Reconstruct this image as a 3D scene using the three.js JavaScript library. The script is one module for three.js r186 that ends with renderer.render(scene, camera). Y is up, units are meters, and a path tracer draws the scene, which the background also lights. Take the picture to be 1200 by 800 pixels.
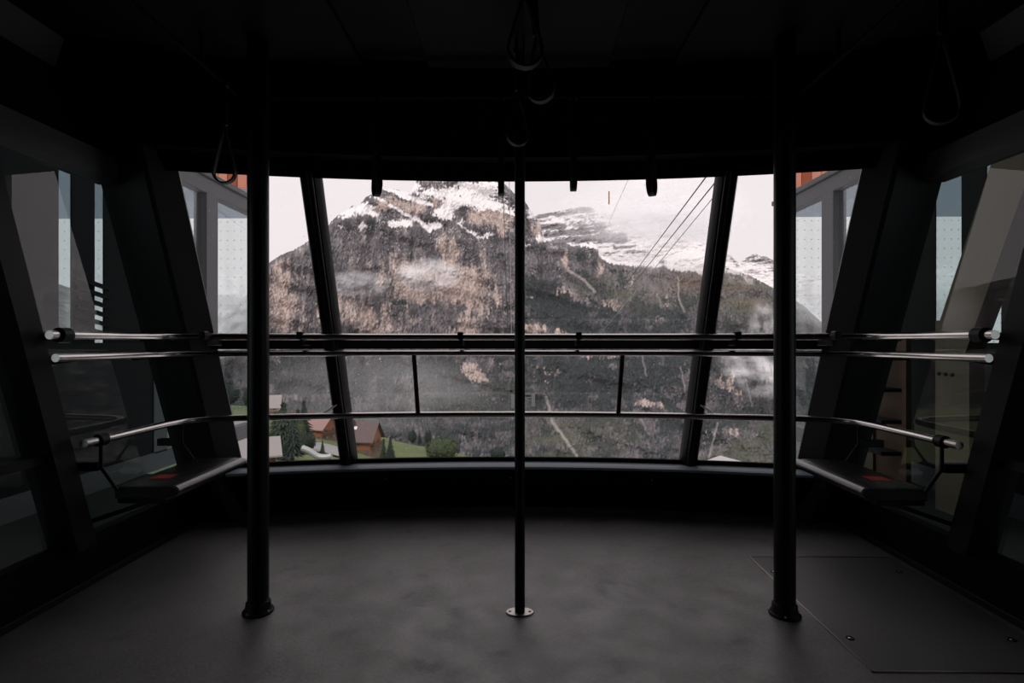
import * as THREE from 'three';
import { mergeGeometries, toCreasedNormals } from 'three/addons/utils/BufferGeometryUtils.js';
import { RoundedBoxGeometry } from 'three/addons/geometries/RoundedBoxGeometry.js';
import { ImprovedNoise } from 'three/addons/math/ImprovedNoise.js';

/* ------------------------------------------------------------------ camera, sky, sun, exposure */
const scene = new THREE.Scene();
const F = 650, CX = 607, CY = 400, EYE = 1.15;              // focal length and vanishing point in pixels of the 1200x800 frame
const camera = new THREE.PerspectiveCamera(2 * Math.atan(400 / F) * 180 / Math.PI, 1.5, 0.05, 12000);
camera.position.set(0, EYE, 0);
camera.rotation.y = 7 / F;
scene.add(camera);

const renderer = new THREE.WebGLRenderer({ antialias: true });
renderer.toneMapping = THREE.LinearToneMapping;
renderer.toneMappingExposure = 1.0;
renderer.shadowMap.enabled = true;
renderer.shadowMap.type = THREE.PCFSoftShadowMap;

const noiseGen = new ImprovedNoise();
const nz = (x, y = 0, z = 0) => noiseGen.noise(x, y, z);
function fbm(x, y, z = 0, oct = 4) { let s = 0, a = 0.5, f = 1; for (let i = 0; i < oct; i++) { s += a * nz(x * f, y * f, z + i * 7.3); a *= 0.5; f *= 2.03; } return s; }
const clamp = (x, a = 0, b = 1) => Math.min(b, Math.max(a, x));
const sstep = (a, b, x) => { const t = clamp((x - a) / (b - a)); return t * t * (3 - 2 * t); };
const lerp = (a, b, t) => a + (b - a) * t;
let seed = 12345;
const rnd = () => { seed = (seed * 1664525 + 1013904223) >>> 0; return seed / 4294967296; };

// overcast sky: an even, faintly warm cloud deck with soft mottling
{
  const W = 512, H = 256, d = new Float32Array(W * H * 4);
  for (let j = 0; j < H; j++) for (let i = 0; i < W; i++) {
    const el = ((j + 0.5) / H - 0.5) * Math.PI, az = (i + 0.5) / W * 2 * Math.PI;
    const x = Math.cos(el) * Math.cos(az), z = Math.cos(el) * Math.sin(az), y = Math.sin(el);
    const m = 1 + 0.06 * fbm(x * 2.2, y * 5, z * 2.2, 4), k = (j * W + i) * 4;
    d[k] = 1.0 * m; d[k + 1] = 0.935 * m; d[k + 2] = 0.95 * m; d[k + 3] = 1;
  }
  const t = new THREE.DataTexture(d, W, H, THREE.RGBAFormat, THREE.FloatType);
  t.mapping = THREE.EquirectangularReflectionMapping; t.magFilter = THREE.LinearFilter; t.colorSpace = THREE.LinearSRGBColorSpace; t.needsUpdate = true;
  scene.background = t; scene.environment = t;
}
// the sun behind thin cloud, behind the viewer and a little to the left: very soft
const sun = new THREE.DirectionalLight(new THREE.Color(1.0, 0.93, 0.88), 1.5);
sun.position.set(-900, 2300, 1500); sun.target.position.set(0, 0, -600);
sun.castShadow = true; sun.shadow.radius = 30; sun.shadow.mapSize.set(4096, 4096);
Object.assign(sun.shadow.camera, { left: -3000, right: 3000, top: 2600, bottom: -2600, near: 10, far: 9000 });
scene.add(sun, sun.target);
scene.fog = new THREE.FogExp2(new THREE.Color(0.95, 0.9, 0.93), 0.00001);

/* ------------------------------------------------------------------ helpers */
const V = (x, y, z) => new THREE.Vector3(x, y, z);
const at = (px, py, Z) => V((px - CX) / F * Z, EYE - (py - CY) / F * Z, -Z);
const taken = new Map();
function numbered(n) { const k = taken.get(n) ?? 0; taken.set(n, k + 1); return k ? n + '_' + String(k).padStart(3, '0') : n; }
function lit(m) { m.castShadow = true; m.receiveShadow = true; return m; }
function tag(o, label, category, group, kind) { o.userData.label = label; o.userData.category = category; if (group) o.userData.group = group; if (kind) o.userData.kind = kind; return o; }
function thing(name, label, category, group, kind) { const g = new THREE.Group(); g.name = numbered(name); scene.add(g); return tag(g, label, category, group, kind); }
function part(name, geo, mat, parent, label) { const m = lit(new THREE.Mesh(Array.isArray(geo) ? merge(geo) : geo, mat)); m.name = name; if (label) m.userData.label = label; parent.add(m); return m; }
function single(name, geo, mat, label, category, group, kind) { const m = lit(new THREE.Mesh(Array.isArray(geo) ? merge(geo) : geo, mat)); m.name = numbered(name); scene.add(m); return tag(m, label, category, group, kind); }
function merge(gs) {
  return mergeGeometries(gs.map((g) => { const h = g.index ? g.toNonIndexed() : g.clone(); for (const k of Object.keys(h.attributes)) if (!['position', 'normal', 'uv'].includes(k)) h.deleteAttribute(k); if (!h.attributes.uv) h.setAttribute('uv', new THREE.BufferAttribute(new Float32Array(h.attributes.position.count * 2), 2)); return h; }));
}
function box(x0, x1, y0, y1, z0, z1, r = 0) {
  const w = x1 - x0, h = y1 - y0, d = z1 - z0, m = Math.min(w, h, d);
  const g = r > 0 ? new RoundedBoxGeometry(w, h, d, 2, Math.min(r, m * 0.45)) : new THREE.BoxGeometry(w, h, d);
  g.translate((x0 + x1) / 2, (y0 + y1) / 2, (z0 + z1) / 2); return g;
}
// a solid lofted through rings of points (all rings alike), closed at both ends
function loft(rings, crease = 0.6) {
  const n = rings[0].length, pos = [], idx = [];
  for (const r of rings) for (const p of r) pos.push(p.x, p.y, p.z);
  for (let i = 0; i < rings.length - 1; i++) for (let k = 0; k < n; k++) { const a = i * n + k, b = i * n + (k + 1) % n; idx.push(a, b, a + n, b, b + n, a + n); }
  const c0 = pos.length / 3, mid = (r) => r.reduce((s, p) => s.add(p), V(0, 0, 0)).multiplyScalar(1 / n);
  for (const r of [rings[0], rings[rings.length - 1]]) { const m = mid(r); pos.push(m.x, m.y, m.z); }
  const last = (rings.length - 1) * n;
  for (let k = 0; k < n; k++) { idx.push(c0, (k + 1) % n, k, c0 + 1, last + k, last + (k + 1) % n); }
  let g = new THREE.BufferGeometry(); g.setAttribute('position', new THREE.Float32BufferAttribute(pos, 3)); g.setIndex(idx); g.computeVertexNormals();
  // turn it inside out if the faces look inwards
  let vol = 0; const A = V(), B = V(), C = V(); const P = (i, t) => t.set(pos[i * 3], pos[i * 3 + 1], pos[i * 3 + 2]);
  for (let i = 0; i < idx.length; i += 3) vol += P(idx[i], A).dot(P(idx[i + 1], B).cross(P(idx[i + 2], C)));
  if (vol < 0) { for (let i = 0; i < idx.length; i += 3) { const t = idx[i]; idx[i] = idx[i + 1]; idx[i + 1] = t; } g.setIndex(idx); g.computeVertexNormals(); }
  g = toCreasedNormals(g, crease); return g;
}
function tube(pts, r, seg = 64, rad = 14, smooth = true) {
  const c = smooth ? new THREE.CatmullRomCurve3(pts, false, 'centripetal') : (() => { const k = new THREE.CurvePath(); for (let i = 0; i < pts.length - 1; i++) k.add(new THREE.LineCurve3(pts[i], pts[i + 1])); return k; })();
  const g = new THREE.TubeGeometry(c, seg, r, rad, false), caps = [];
  for (const t of [0, 1]) { const d = new THREE.CircleGeometry(r, rad), q = new THREE.Quaternion().setFromUnitVectors(V(0, 0, 1), c.getTangentAt(t).multiplyScalar(t ? 1 : -1)); d.applyQuaternion(q); const p = c.getPointAt(t); d.translate(p.x, p.y, p.z); caps.push(d); }
  return merge([g, ...caps]);
}
function rod(a, b, r, rad = 12, r2 = r) {
  const d = b.clone().sub(a), g = new THREE.CylinderGeometry(r2, r, d.length(), rad, 1);
  g.applyQuaternion(new THREE.Quaternion().setFromUnitVectors(V(0, 1, 0), d.clone().normalize()));
  const m = a.clone().add(b).multiplyScalar(0.5); g.translate(m.x, m.y, m.z); return g;
}
function bar(a, b, w, t, up = V(0, 1, 0)) {                     // a straight bar of section w (sideways) x t (along up)
  const d = b.clone().sub(a), L = d.length(); d.normalize(); const s = d.clone().cross(up).normalize(), u = s.clone().cross(d).normalize();
  const g = new THREE.BoxGeometry(w, t, L), M = new THREE.Matrix4().makeBasis(s, u, d.clone().negate()); g.applyMatrix4(M);
  const m = a.clone().add(b).multiplyScalar(0.5); g.translate(m.x, m.y, m.z); return g;
}
const lin = (r, g, b) => new THREE.Color().setRGB(r, g, b);
const std = (c, rough, metal = 0, extra = {}) => new THREE.MeshStandardMaterial({ color: c, roughness: rough, metalness: metal, ...extra });
const pane = (c, extra = {}) => new THREE.MeshPhysicalMaterial({ color: c, roughness: 0, metalness: 0, transmission: 1, thickness: 0, ior: 1.5, ...extra });
function dataTex(n, fn, srgb = false) {
  const d = new Uint8Array(n * n * 4);
  for (let j = 0; j < n; j++) for (let i = 0; i < n; i++) { const c = fn(i / n, j / n, i, j), k = (j * n + i) * 4; for (let q = 0; q < 3; q++) d[k + q] = clamp(c[q]) * 255; d[k + 3] = c[3] === undefined ? 255 : clamp(c[3]) * 255; }
  const t = new THREE.DataTexture(d, n, n); t.magFilter = THREE.LinearFilter; t.minFilter = THREE.LinearMipmapLinearFilter; t.generateMipmaps = true; t.wrapS = t.wrapT = THREE.RepeatWrapping; if (srgb) t.colorSpace = THREE.SRGBColorSpace; t.needsUpdate = true; return t;
}

/* ------------------------------------------------------------------ materials of the cabin */
const matt = (c, rough, spec) => new THREE.MeshPhysicalMaterial({ color: c, roughness: rough, specularIntensity: spec });
const M = {
  panel: matt(lin(0.005, 0.0054, 0.0057), 0.7, 0.2),
  frame: matt(lin(0.010, 0.011, 0.0115), 0.5, 0.5),
  reveal: matt(lin(0.026, 0.028, 0.03), 0.5, 0.5),
  rail: std(lin(0.62, 0.59, 0.58), 0.22, 1),
  black: matt(lin(0.005, 0.005, 0.0055), 0.5, 0.5),
  pole: matt(lin(0.006, 0.0062, 0.0066), 0.4, 0.5),
  rubber: matt(lin(0.006, 0.006, 0.006), 0.8, 0.15),
  seat: matt(lin(0.008, 0.0085, 0.009), 0.36, 0.8),
  trim: std(lin(0.16, 0.16, 0.165), 0.33, 0.9),
  steel: std(lin(0.5, 0.47, 0.45), 0.35, 1),
  sill: std(lin(0.21, 0.25, 0.30), 0.45),
  red: std(lin(0.42, 0.035, 0.03), 0.5),
  white: std(lin(0.6, 0.58, 0.56), 0.6),
  strap: matt(lin(0.02, 0.021, 0.022), 0.55, 0.6),
  glass: pane(lin(0.93, 0.92, 0.92)),
  tinted: pane(lin(0.44, 0.52, 0.52)),
};

/* ------------------------------------------------------------------ the cabin shell */
// inner face of the leaning, bowed front: depth ahead of the camera at (x, y)
const Wf = (x, y) => 3.86 - 0.4 * y - 0.068 * x * x;
const SX = 2.03, CEIL = 2.45;
// a slab that follows the front: section given as [y, inward offset], swept from x0 to x1
const sweepX = (x0, x1, section, n = 24) => loft(Array.from({ length: n + 1 }, (_, i) => { const x = lerp(x0, x1, i / n); return section.map(([y, o, yo]) => V(x, y, -(Wf(x, yo ?? y) - o))); }));
// an upright that follows the lean: section given as [x, inward offset], swept from y0 to y1
const sweepY = (y0, y1, section) => loft([y0, y1].map((y) => section.map(([x, o]) => V(x, y, -(Wf(x, y) - o)))));

// floor: worn dark vinyl, scuffed and gritty
const floorTex = (() => {
  const spots = Array.from({ length: 90 }, () => [rnd(), rnd(), 0.004 + rnd() * 0.018, rnd() * 3.1, 0.25 + rnd() * 0.5]);
  const f = (u, v) => { let s = 0.5 + 0.55 * fbm(u * 9, v * 9, 1, 5) + 0.25 * fbm(u * 60, v * 60, 4, 3); return s; };
  const scuff = (u, v) => { let m = 0; for (const [x, y, r, a, k] of spots) { const dx = u - x, dy = v - y; if (Math.abs(dx) > 0.05 || Math.abs(dy) > 0.05) continue; const c = Math.cos(a), s = Math.sin(a), e = Math.hypot((dx * c + dy * s) / 2.2, (-dx * s + dy * c)); m = Math.max(m, k * (1 - sstep(r * 0.3, r, e + 0.006 * nz(u * 130, v * 130)))); } return m; };
  const grit = (i, j) => { const h = Math.sin(i * 127.1 + j * 311.7) * 43758.5453; return h - Math.floor(h) > 0.9993 ? 1 : 0; };
  return {
    map: dataTex(1024, (u, v, i, j) => { const s = f(u, v), k = scuff(u, v), g = grit(i, j); const b = 0.29 + 0.13 * s + 0.05 * nz(u * 170, v * 170, 7) - 0.045 * k + g * 0.3; return [b * 1.0, b * 0.985, b * 0.99]; }, true),
    rough: dataTex(1024, (u, v) => { const r = 0.55 + 0.2 * fbm(u * 14, v * 14, 9, 4) + 0.10 * scuff(u, v); return [r, r, r]; }),
    bump: dataTex(1024, (u, v) => { const r = 0.5 + 0.4 * fbm(u * 40, v * 40, 3, 4) + 0.25 * nz(u * 260, v * 260); return [r, r, r]; }),
  };
})();
M.floor = new THREE.MeshPhysicalMaterial({ color: lin(1.15, 1.11, 1.12), roughness: 1, ior: 2.2, map: floorTex.map, roughnessMap: floorTex.rough, bumpMap: floorTex.bump, bumpScale: 0.001 });
{
  const z1 = 2.6, shape = new THREE.Shape(); shape.moveTo(-SX - 0.03, -z1); shape.lineTo(SX + 0.03, -z1);
  for (let i = 0; i <= 24; i++) { const x = lerp(SX + 0.03, -SX - 0.03, i / 24); shape.lineTo(x, Wf(x, 0) + 0.02); }
  const g = new THREE.ExtrudeGeometry(shape, { depth: 0.1, bevelEnabled: false }); g.rotateX(-Math.PI / 2); g.translate(0, -0.1, 0);
  const p = g.attributes.position, uv = new Float32Array(p.count * 2); for (let i = 0; i < p.count; i++) { uv[i * 2] = p.getX(i) / 2.4; uv[i * 2 + 1] = p.getZ(i) / 2.4; } g.setAttribute('uv', new THREE.BufferAttribute(uv, 2));
  single('floor', g, M.floor, 'worn dark grey vinyl floor of the cabin', 'floor', null, 'structure');
}
{
  const c = thing('ceiling', 'black cabin ceiling with shallow recessed panels', 'ceiling', null, 'structure');
  part('ceiling_board', box(-SX - 0.05, SX + 0.05, CEIL, CEIL + 0.1, -2.95, 2.65), M.panel, c);
  for (const [x0, x1] of [[-1.55, -0.72], [-0.42, 0.42], [0.72, 1.55]]) part('ceiling_panel', box(x0, x1, CEIL - 0.02, CEIL + 0.01, -2.62, -2.05, 0.008), M.panel, c);
  for (const s of [-1, 1]) part('ceiling_panel', box(s * 1.2 - 0.55, s * 1.2 + 0.55, CEIL - 0.02, CEIL + 0.01, -1.75, -0.5, 0.008), M.panel, c);
  for (const s of [-1, 1]) part('cove_strip', loft([2.6, -2.72].map((z) => [V(s * SX, CEIL, z), V(s * (SX - 0.1), CEIL, z), V(s * (SX - 0.1), CEIL - 0.012, z), V(s * SX, CEIL - 0.1, z)])), M.frame, c);
}
{
  const w = thing('wall_front', 'bowed black cabin front with leaning window pillars and low panel', 'wall', null, 'structure');
  part('lower_panel', sweepX(-2.06, 2.06, [[0, 0.0], [0, -0.08], [0.33, -0.08], [0.33, 0.02], [0.3, 0.11], [0.05, 0.04]]), M.panel, w);
  part('sill', sweepX(-1.79, 1.79, [[0.335, -0.05], [0.352, -0.05], [0.348, 0.115], [0.338, 0.135], [0.32, 0.13]]), M.sill, w, 'pale blue-grey window sill');
  part('header', sweepX(-2.03, 2.03, [[2.055, -0.05], [2.015, 0.05], [2.1, 0.07], [2.11, 0.12], [2.22, 0.14], [2.45, 0.3], [2.55, 0.3], [2.55, -0.05]]), M.panel, w);
  part('transom', sweepX(-1.8, 1.8, [[1.105, 0.03], [1.105, -0.03], [1.18, -0.03], [1.18, 0.03]]), M.black, w);
  part('gasket', sweepX(-1.8, 1.8, [[0.352, 0.012], [0.352, -0.02], [0.378, -0.02], [0.378, 0.012]]), M.rubber, w);
  for (const s of [-1, 1]) {
    const k = s * 1.113;
    const p = part('pillar', sweepY(0.33, 2.06, [[k - 0.05, -0.04], [k + 0.05, -0.04], [k + 0.05, 0.015], [k + 0.034, 0.045], [k - 0.034, 0.045], [k - 0.05, 0.015]]), M.black, w);
    part('pillar_bead', tube([V(k - s * 0.012, 0.34, -(Wf(k, 0.34) - 0.05)), V(k - s * 0.012, 2.04, -(Wf(k, 2.04) - 0.05))], 0.017, 2, 12, false), M.pole, p);
    part('corner_pillar', sweepY(0, CEIL, [[s * 1.77, -0.05], [s * 1.75, 0.0], [s * 1.765, 0.02], [s * 1.825, 0.115], [s * 1.845, 0.12], [s * 2.03, 0.03], [s * 2.09, 0.03], [s * 2.09, -0.05]]), M.reveal, w);
  }
  for (const x of [-0.86, -0.05, 0.87]) part('panel_screw', new THREE.SphereGeometry(0.006, 8, 6).translate(x, 0.252, -(Wf(x, 0.252) - 0.1)), M.steel, w);
}
for (const s of [-1, 1]) {
  const side = s < 0 ? 'left' : 'right';
  const w = thing('wall_' + side, `black cabin wall on the ${side} with leaning window pillar`, 'wall', null, 'structure');
  const x0 = s * SX, x1 = s * (SX + 0.06), bx = (xa, xb, ...r) => box(Math.min(xa, xb), Math.max(xa, xb), ...r);
  part('lower_panel', bx(x0, x1, 0, 0.23, -3.62, 2.6), M.panel, w);
  part('upper_panel', bx(x0, x1, 2.04, 2.5, -2.82, 2.6), M.panel, w);
  part('window_rail', loft([1.3, -2.74].map((z) => [V(s * (SX - 0.035), 1.945, z), V(s * (SX - 0.045), 2.06, z), V(x1, 2.06, z), V(x1, 1.93, z), V(x0, 1.93, z)])), std(lin(0.075, 0.08, 0.084), 0.5), w);
  part('floor_trim', bx(x0 - s * 0.02, x0, 0.0, 0.035, -3.5, 2.6, 0.005), M.frame, w);
  part('rear_panel', bx(x0, x1, 0, 2.5, -1.1, 2.6), M.panel, w);
  // leaning pillar between the window bays
  const zp = (y) => -(2.64 - 0.3 * y);
  part('pillar', loft([0.2, 1.96].map((y) => [[s * (SX - 0.05), 0.02], [s * (SX - 0.05), 0.13], [x1, 0.16], [x1, -0.02]].map(([x, dz]) => V(x, y, zp(y) - 0.03 + dz)))), M.frame, w);
  part('window_bar', loft([-1.1, -2.45].map((z) => [V(s * (SX - 0.01), 0.625, z), V(s * (SX - 0.01), 0.665, z), V(x1, 0.665, z), V(x1, 0.625, z)])), M.frame, w);
}
single('wall_back', box(-2.1, 2.1, -0.05, 2.5, 2.6, 2.68), M.panel, 'black rear wall of the cabin behind the viewer', 'wall', null, 'structure');
single('cabin_roof', box(-2.2, 2.2, 2.55, 2.65, -2.95, 2.7), M.panel, 'black outer roof shell above the cabin ceiling', 'roof', null, 'structure');

// glazing
function frontPane(n, xa, xb, ya, yb, label) {
  const g = new THREE.BufferGeometry(), pos = [], idx = [], N = 16;
  for (let i = 0; i <= N; i++) { const x = lerp(xa, xb, i / N); for (const y of [ya, yb]) pos.push(x, y, -(Wf(x, y) + 0.005)); }
  for (let i = 0; i < N; i++) { const a = i * 2; idx.push(a, a + 2, a + 1, a + 1, a + 2, a + 3); }
  g.setAttribute('position', new THREE.Float32BufferAttribute(pos, 3)); g.setIndex(idx); g.computeVertexNormals();
  const m = single('window_' + n, g, M.glass, label, 'window', null, 'structure'); return m;
}
let wn = 1;
for (const [xa, xb, where] of [[-1.76, -1.16, 'left of the left window pillar'], [-1.065, 1.065, 'between the two leaning pillars'], [1.16, 1.76, 'right of the right window pillar']]) {
  frontPane(wn++, xa, xb, 1.17, 2.05, `upper front window pane ${where}`);
  frontPane(wn++, xa, xb, 0.35, 1.115, `lower front window pane ${where}`);
}
for (const s of [-1, 1]) {
  const side = s < 0 ? 'left' : 'right';
  const quad = (a, b, c, d) => { const g = new THREE.BufferGeometry(); g.setAttribute('position', new THREE.Float32BufferAttribute([a, b, c, d].flatMap((p) => [p.x, p.y, p.z]), 3)); g.setIndex([0, 1, 2, 0, 2, 3]); g.computeVertexNormals(); return g; };
  const x = s * (SX + 0.03), zc = (y) => -(Wf(2.03, y) - 0.02), zp = (y) => -(2.64 - 0.3 * y);
  single('window_' + wn++, quad(V(x, 0.22, zp(0.22)), V(x, 0.22, zc(0.22)), V(x, 1.95, zc(1.95)), V(x, 1.95, zp(1.95))), M.tinted, `tall tinted side window beside the bench on the ${side}`, 'window', null, 'structure');
  single('window_' + wn++, quad(V(x, 0.22, -1.09), V(x, 0.22, zp(0.22) + 0.1), V(x, 1.95, zp(1.95) + 0.1), V(x, 1.95, -1.09)), M.tinted, `tinted side window at the ${side} edge of the picture, nearest the viewer`, 'window', null, 'structure');
}

// drops and runs of rain on the outer face of the panes
{
  const wet = new THREE.MeshPhysicalMaterial({ color: lin(0.9, 0.88, 0.88), roughness: 1, transmission: 0.9, thickness: 0 });
  const g = [], drop = new THREE.SphereGeometry(1, 6, 4);
  for (let i = 0; i < 1700; i++) {
    const x = (rnd() * 2 - 1) * 1.72, y = 0.4 + rnd() * 1.6; if (Math.abs(Math.abs(x) - 1.113) < 0.06 || (y > 1.1 && y < 1.18)) continue;
    const r = 0.0006 + 0.0013 * Math.pow(rnd(), 3); g.push(drop.clone().scale(r, r * (1 + rnd()), r * 0.4).translate(x, y, -(Wf(x, y) + 0.007)));
  }
  const dm = single('rain_drops', g, wet, 'fine rain drops dotted over the front windows', 'rain drops', null, 'stuff');
  const film = new THREE.MeshPhysicalMaterial({ color: lin(0.9, 0.88, 0.88), roughness: 1, transmission: 0.9, thickness: 0, transparent: true, opacity: 0.13 });
  const q = [];
  for (let i = 0; i < 46; i++) {
    const x = i < 12 ? lerp(-0.62, -0.3, rnd()) : (rnd() * 2 - 1) * 1.05, up = i % 3 !== 0, y1 = up ? 1.35 + rnd() * 0.65 : 0.6 + rnd() * 0.45, y0 = Math.max(up ? 1.19 : 0.4, y1 - 0.15 - rnd() * 0.5), w = 0.0008 + 0.0018 * rnd();
    const b = new THREE.BufferGeometry(), z = (xx, y) => -(Wf(xx, y) + 0.0075); b.setAttribute('position', new THREE.Float32BufferAttribute([x - w, y0, z(x - w, y0), x + w, y0, z(x + w, y0), x + w, y1, z(x + w, y1), x - w, y0, z(x - w, y0), x + w, y1, z(x + w, y1), x - w, y1, z(x - w, y1)], 3)); b.computeVertexNormals(); q.push(b);
  }
  single('rain_streaks', q, film, 'faint vertical runs of rain water down the front windows', 'rain streaks', null, 'stuff');
}

/* ------------------------------------------------------------------ handrails */
const railPath = (y, inset, zEnd) => {
  const pts = [], Z = (x) => Wf(x, y) - inset, R = 1.66, xs = SX - 0.12, zc = Z(R) - 0.2;
  pts.push(V(-xs, y, -zEnd), V(-xs, y, -lerp(zEnd, zc, 0.5)), V(-xs, y, -(zc - 0.06)), V(-xs + 0.035, y, -(zc + 0.09)), V(-xs + 0.13, y, -(Z(R) - 0.035)));
  for (let i = 0; i <= 12; i++) { const x = lerp(-R, R, i / 12); pts.push(V(x, y, -Z(x))); }
  const n = pts.length; for (let i = 4; i >= 0; i--) pts.push(V(-pts[i].x, y, pts[i].z)); return pts;
};
const IN = 0.15, railZ = (x, y) => -(Wf(x, y) - IN);
function clampOn(parent, x, y, z, big) {
  const alongZ = big, g = [];
  if (alongZ) { const c = new THREE.CylinderGeometry(0.031, 0.031, 0.05, 20); c.rotateX(Math.PI / 2); g.push(c.translate(x, y, z)); g.push(rod(V(x, y, z), V(Math.sign(x) * (SX + 0.01), y - 0.01, z), 0.016)); }
  else { g.push(new RoundedBoxGeometry(0.034, 0.046, 0.05, 2, 0.008).translate(x, y + 0.006, z)); g.push(box(x - 0.011, x + 0.011, y - 0.05, y + 0.01, z - 0.17, z - 0.01, 0.004)); }
  return part('clamp', g, M.black, parent);
}
{
  const h = thing('handrail', 'topmost steel handrail running round the cabin at eye level', 'handrail', 'handrails round the cabin');
  part('tube', tube(railPath(1.177, IN, 2.24), 0.0185, 160), M.rail, h);
  for (const x of [-1.235, -0.335, 0.353, 1.235]) clampOn(h, x, 1.177, railZ(x, 1.177));
  for (const x of [-1.70, 1.70]) { const c = clampOn(h, x, 1.177, railZ(x, 1.177) + 0.06); }
  for (const s of [-1, 1]) for (const z of [-2.31, -2.98]) clampOn(h, s * (SX - 0.12), 1.177, z, true);
}
{
  const h = thing('handrail', 'middle steel handrail just below the topmost rail', 'handrail', 'handrails round the cabin');
  part('tube', tube(railPath(1.082, IN - 0.02, 2.27), 0.0175, 160), M.rail, h);
  for (const x of [-0.615, 0.615]) { const y0 = 0.70, y1 = 1.082; part('post', rod(V(x, y0 + 0.012, railZ(x, y0)), V(x, y1 - 0.012, railZ(x, y1) - 0.02), 0.0135), M.black, h); }
  for (const s of [-1, 1]) for (const z of [-2.4, -2.92]) part('bracket', rod(V(s * (SX - 0.12), 1.077, z), V(s * (SX + 0.01), 1.06, z), 0.012), M.black, h);
}
{
  const h = thing('handrail', 'lowest steel handrail above the benches', 'handrail', 'handrails round the cabin');
  part('tube', tube(railPath(0.70, IN, 2.42), 0.0185, 160), M.rail, h);
  for (const s of [-1, 1]) {
    const z = -2.52; const c = new THREE.CylinderGeometry(0.028, 0.028, 0.045, 20); c.rotateX(Math.PI / 2);
    part('clamp', c.translate(s * (SX - 0.12), 0.7, z), M.black, h);
    part('stay', rod(V(s * 1.19, 0.705, railZ(1.19, 0.7)), V(s * 1.115, 0.765, railZ(1.12, 0.76) - 0.1), 0.008), M.rail, h);
  }
}

/* ------------------------------------------------------------------ poles */
for (const [x, name, where] of [[-1.106, 'pole', 'left'], [1.124, 'pole', 'right']]) {
  const t = thing('pole', `thick black standing pole on the ${where} side of the floor`, 'pole', 'thick poles');
  t.position.set(x, 0, -2.35);
  part('shaft', new THREE.CylinderGeometry(0.043, 0.043, CEIL, 32).translate(0, CEIL / 2, 0), M.pole, t);
  const f = part('floor_flange', new THREE.LatheGeometry([[0.001, 0], [0.062, 0], [0.064, 0.006], [0.06, 0.012], [0.052, 0.014], [0.05, 0.045], [0.044, 0.05], [0.043, 0.052]].map(([r, y]) => new THREE.Vector2(r, y)), 36), M.black, t);
  for (let k = 0; k < 4; k++) part('screw', new THREE.SphereGeometry(0.005, 8, 6).translate(0.057 * Math.cos(k * Math.PI / 2 + 0.4), 0.0125, 0.057 * Math.sin(k * Math.PI / 2 + 0.4)), M.steel, f);
}
{
  const t = thing('pole', 'slim black centre pole on an oval steel foot plate', 'pole'); t.position.set(0.008, 0, -2.352);
  part('shaft', new THREE.CylinderGeometry(0.0215, 0.0215, CEIL, 24).translate(0, CEIL / 2, 0), M.pole, t);
  const e = new THREE.Shape(); e.absellipse(0, 0, 0.056, 0.036, 0, Math.PI * 2); const g = new THREE.ExtrudeGeometry(e, { depth: 0.005, bevelEnabled: true, bevelSize: 0.002, bevelThickness: 0.002, bevelSegments: 2, curveSegments: 24 }); g.rotateX(-Math.PI / 2);
  const f = part('foot_plate', g, M.steel, t, 'oval brushed steel foot plate');
  for (const s of [-1, 1]) part('screw', new THREE.SphereGeometry(0.006, 10, 6).scale(1, 0.5, 1).translate(s * 0.042, 0.008, 0), M.steel, f);
}

/* ------------------------------------------------------------------ benches */
for (const s of [-1, 1]) {
  const side = s < 0 ? 'left' : 'right';
  const t = thing('bench', `narrow black folding bench seat on the ${side} with a red sticker`, 'bench', 'bench seats'); t.position.set(0, 0, 0);
  const prof = [[1.575, 0.437], [1.562, 0.45], [1.562, 0.465], [1.572, 0.478], [1.59, 0.486], [1.615, 0.489], [1.85, 0.48], [1.86, 0.47], [1.86, 0.425], [1.62, 0.425]];
  const za = -2.53, zb = -3.16;
  part('seat', loft([za, za - 0.012, zb + 0.012, zb].map((z, i) => prof.map(([x, y]) => V(s * (i === 0 || i === 3 ? lerp(1.71, x, 0.95) : x), i === 0 || i === 3 ? lerp(0.455, y, 0.8) : y, z))), 0.9), M.seat, t);
  part('edge_trim', rod(V(s * 1.582, 0.462, za - 0.004), V(s * 1.582, 0.462, zb + 0.004), 0.025, 20), M.trim, t, 'satin rounded front edge');
  part('under_frame', [box(Math.min(s * 1.66, s * 1.88), Math.max(s * 1.66, s * 1.88), 0.39, 0.425, -3.1, -2.58, 0.006)], M.black, t);
  for (const z of [-2.52, -3.13]) {
    part('bracket', [tube([V(s * 1.91, 0.69, z), V(s * 1.91, 0.575, z), V(s * 1.835, 0.47, z)], 0.008, 12, 8, false), box(Math.min(s * 1.91, s * 2.04), Math.max(s * 1.91, s * 2.04), 0.56, 0.60, z - 0.02, z + 0.02, 0.004)], M.frame, t);
  }
  for (const z of [-2.6, -3.08]) part('support_arm', bar(V(s * 1.64, 0.43, z), V(s * 2.02, 0.3, z), 0.03, 0.02), M.black, t);
  const st = part('sticker', new THREE.BoxGeometry(0.1, 0.0016, 0.085).rotateZ(s * -0.027).translate(s * 1.745, 0.4845, -2.715), M.red, t, 'red sticker');
  part('sticker_print', [-0.012, 0.012].map((dz) => new THREE.BoxGeometry(0.05, 0.0006, 0.007).rotateZ(s * -0.027).translate(s * 1.75, 0.4856, -2.715 + dz)), std(lin(0.55, 0.2, 0.18), 0.5), st);
}
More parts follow.
